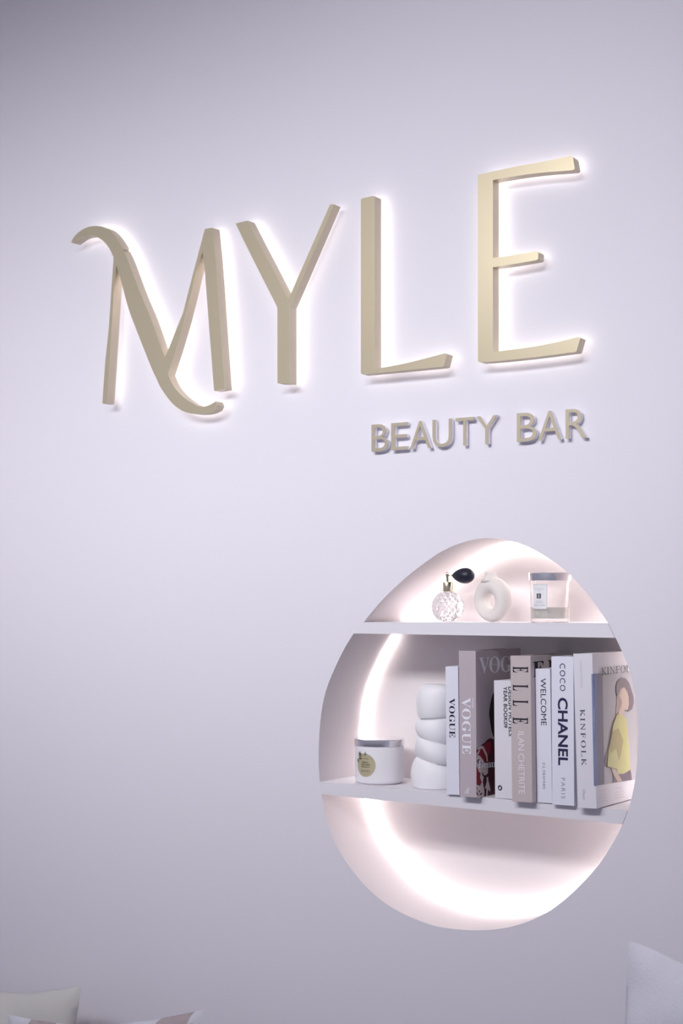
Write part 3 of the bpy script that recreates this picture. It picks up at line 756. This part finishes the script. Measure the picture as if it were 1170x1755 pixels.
# ------------------------------------------------------------------ bench and cushions under the niche
t = thing('bench', 'low upholstered bench against the wall below the niche', 'bench', (-0.35, -0.33, 0))
mesh('base', *bevelled((wall_x0 + 0.4, -0.60, 0.0), (1.75, -0.02, 0.28), 0.01), 'bench_fabric', t)
mesh('seat_pad', *bevelled((wall_x0 + 0.4, -0.63, 0.28), (1.75, -0.015, 0.40), 0.03, 3), 'bench_fabric', t)
def cushion(name, label, ctr, w, h, th, rot, m, seed=0, group=None, pinch=0.09, ear=0.035, wr=0.004):
    """pillow with pulled corners; ctr is its lower middle edge; built in its own upright frame"""
    t = thing(name, label, 'cushion', ctr, rot, group=group)
    n = 44; V, F = [], []
    for side in (-1, 1):
        for i in range(n + 1):
            for j in range(n + 1):
                u = -1 + 2 * i / n; v = -1 + 2 * j / n
                x = w / 2 * u * (1 - pinch * (1 - v * v)); z = h / 2 * v * (1 - pinch * (1 - u * u))
                k_ = 1 - ear * (u * v) ** 4; x *= k_; z *= k_
                b = ((1 - u ** 4) * (1 - v ** 4)) ** 0.55 * (0.55 + 0.45 * (1 - u * u) * (1 - v * v))
                y = side * (th / 2 * b)
                q = Vector((x * 9 + seed, y * 9, z * 9))
                y += side * wr * (noise.noise(q) + 0.6 * noise.noise(q * 2.3)) * min(1, b * 4)
                z += wr * 0.5 * noise.noise(q * 1.3 + Vector((7, 3, 1)))
                V.append((x, y, z + h / 2))
    m1 = (n + 1) * (n + 1)
    for sdx in (0, 1):
        for i in range(n):
            for j in range(n):
                a = sdx * m1 + i * (n + 1) + j
                if (i, j) in ((0, 0), (n - 1, n - 1)): F += [(a, a + 1, a + n + 2), (a, a + n + 2, a + n + 1)]
                elif (i, j) in ((0, n - 1), (n - 1, 0)): F += [(a, a + 1, a + n + 1), (a + 1, a + n + 2, a + n + 1)]
                else: F.append((a, a + 1, a + n + 2, a + n + 1))
    me_ = mesh('cover', V, F, m, t, smooth=True, world=False)
    bm = bmesh.new(); bm.from_mesh(me_.data); bmesh.ops.remove_doubles(bm, verts=bm.verts, dist=1e-5)
    bmesh.ops.recalc_face_normals(bm, faces=bm.faces); bm.to_mesh(me_.data); bm.free()
    me_.data.set_sharp_from_angle(angle=math.radians(70))
    return t, me_
def rot_zyx(tilt, yaw, roll=0.0):
    return (Matrix.Rotation(yaw, 3, 'Z') @ Matrix.Rotation(tilt, 3, 'X') @ Matrix.Rotation(roll, 3, 'Y'))
def place(corner_px, Y, w, h, right, tilt, yaw, roll=0.0):
    """lower middle point so that the top corner projects to corner_px"""
    R_ = rot_zyx(tilt, yaw, roll)
    return P(*corner_px, Y) - R_ @ Vector((w / 2 * (1 if right else -1), 0, h)), R_
SEAT = 0.405
def drop(corner_px, Y, w, right, tilt, yaw, roll=0.0):
    z = P(*corner_px, Y).z
    h = 0.4
    for _ in range(12):
        b, R_ = place(corner_px, Y, w, h, right, tilt, yaw, roll)
        lo = min((b + R_ @ Vector((sx * w / 2, 0, 0))).z for sx in (-1, 1))
        h += (lo - SEAT)
    b, R_ = place(corner_px, Y, w, h, right, tilt, yaw, roll)
    return b, R_, h
b, R_, h = drop((143, 1692), -0.10, 0.50, True, -0.22, 0.0, -0.13)
cushion('cushion', 'plain cream cushion leaning on the wall behind the patterned one', b, 0.50, h, 0.13, R_, 'fabric_cream', 3, pinch=0.10, ear=0.015, wr=0.010)
b, R_, h = drop((353, 1727), -0.30, 0.46, True, -0.30, 0.02, -0.165)
t, cv = cushion('cushion', 'white cushion patterned with mauve patches, in front of the cream one', b, 0.46, h, 0.12, R_, 'fabric_white', 11, pinch=0.14, ear=0.012)
cv.data.materials.append(MATS['fabric_mauve'])
for p in cv.data.polygons:
    cxyz = p.center
    if noise.noise(Vector((cxyz.x * 13 + 4.3, 0, cxyz.z * 13 + 1.7))) > 0.12: p.material_index = 1
b, R_, h = drop((1064, 1590), -0.28, 0.48, False, -0.18, 0.05, 0.085)
cushion('cushion', 'fluffy white cushion standing alone to the right of the niche', b, 0.48, h, 0.16, R_, 'fabric_plush', 21, pinch=0.15, ear=0.06, wr=0.014)
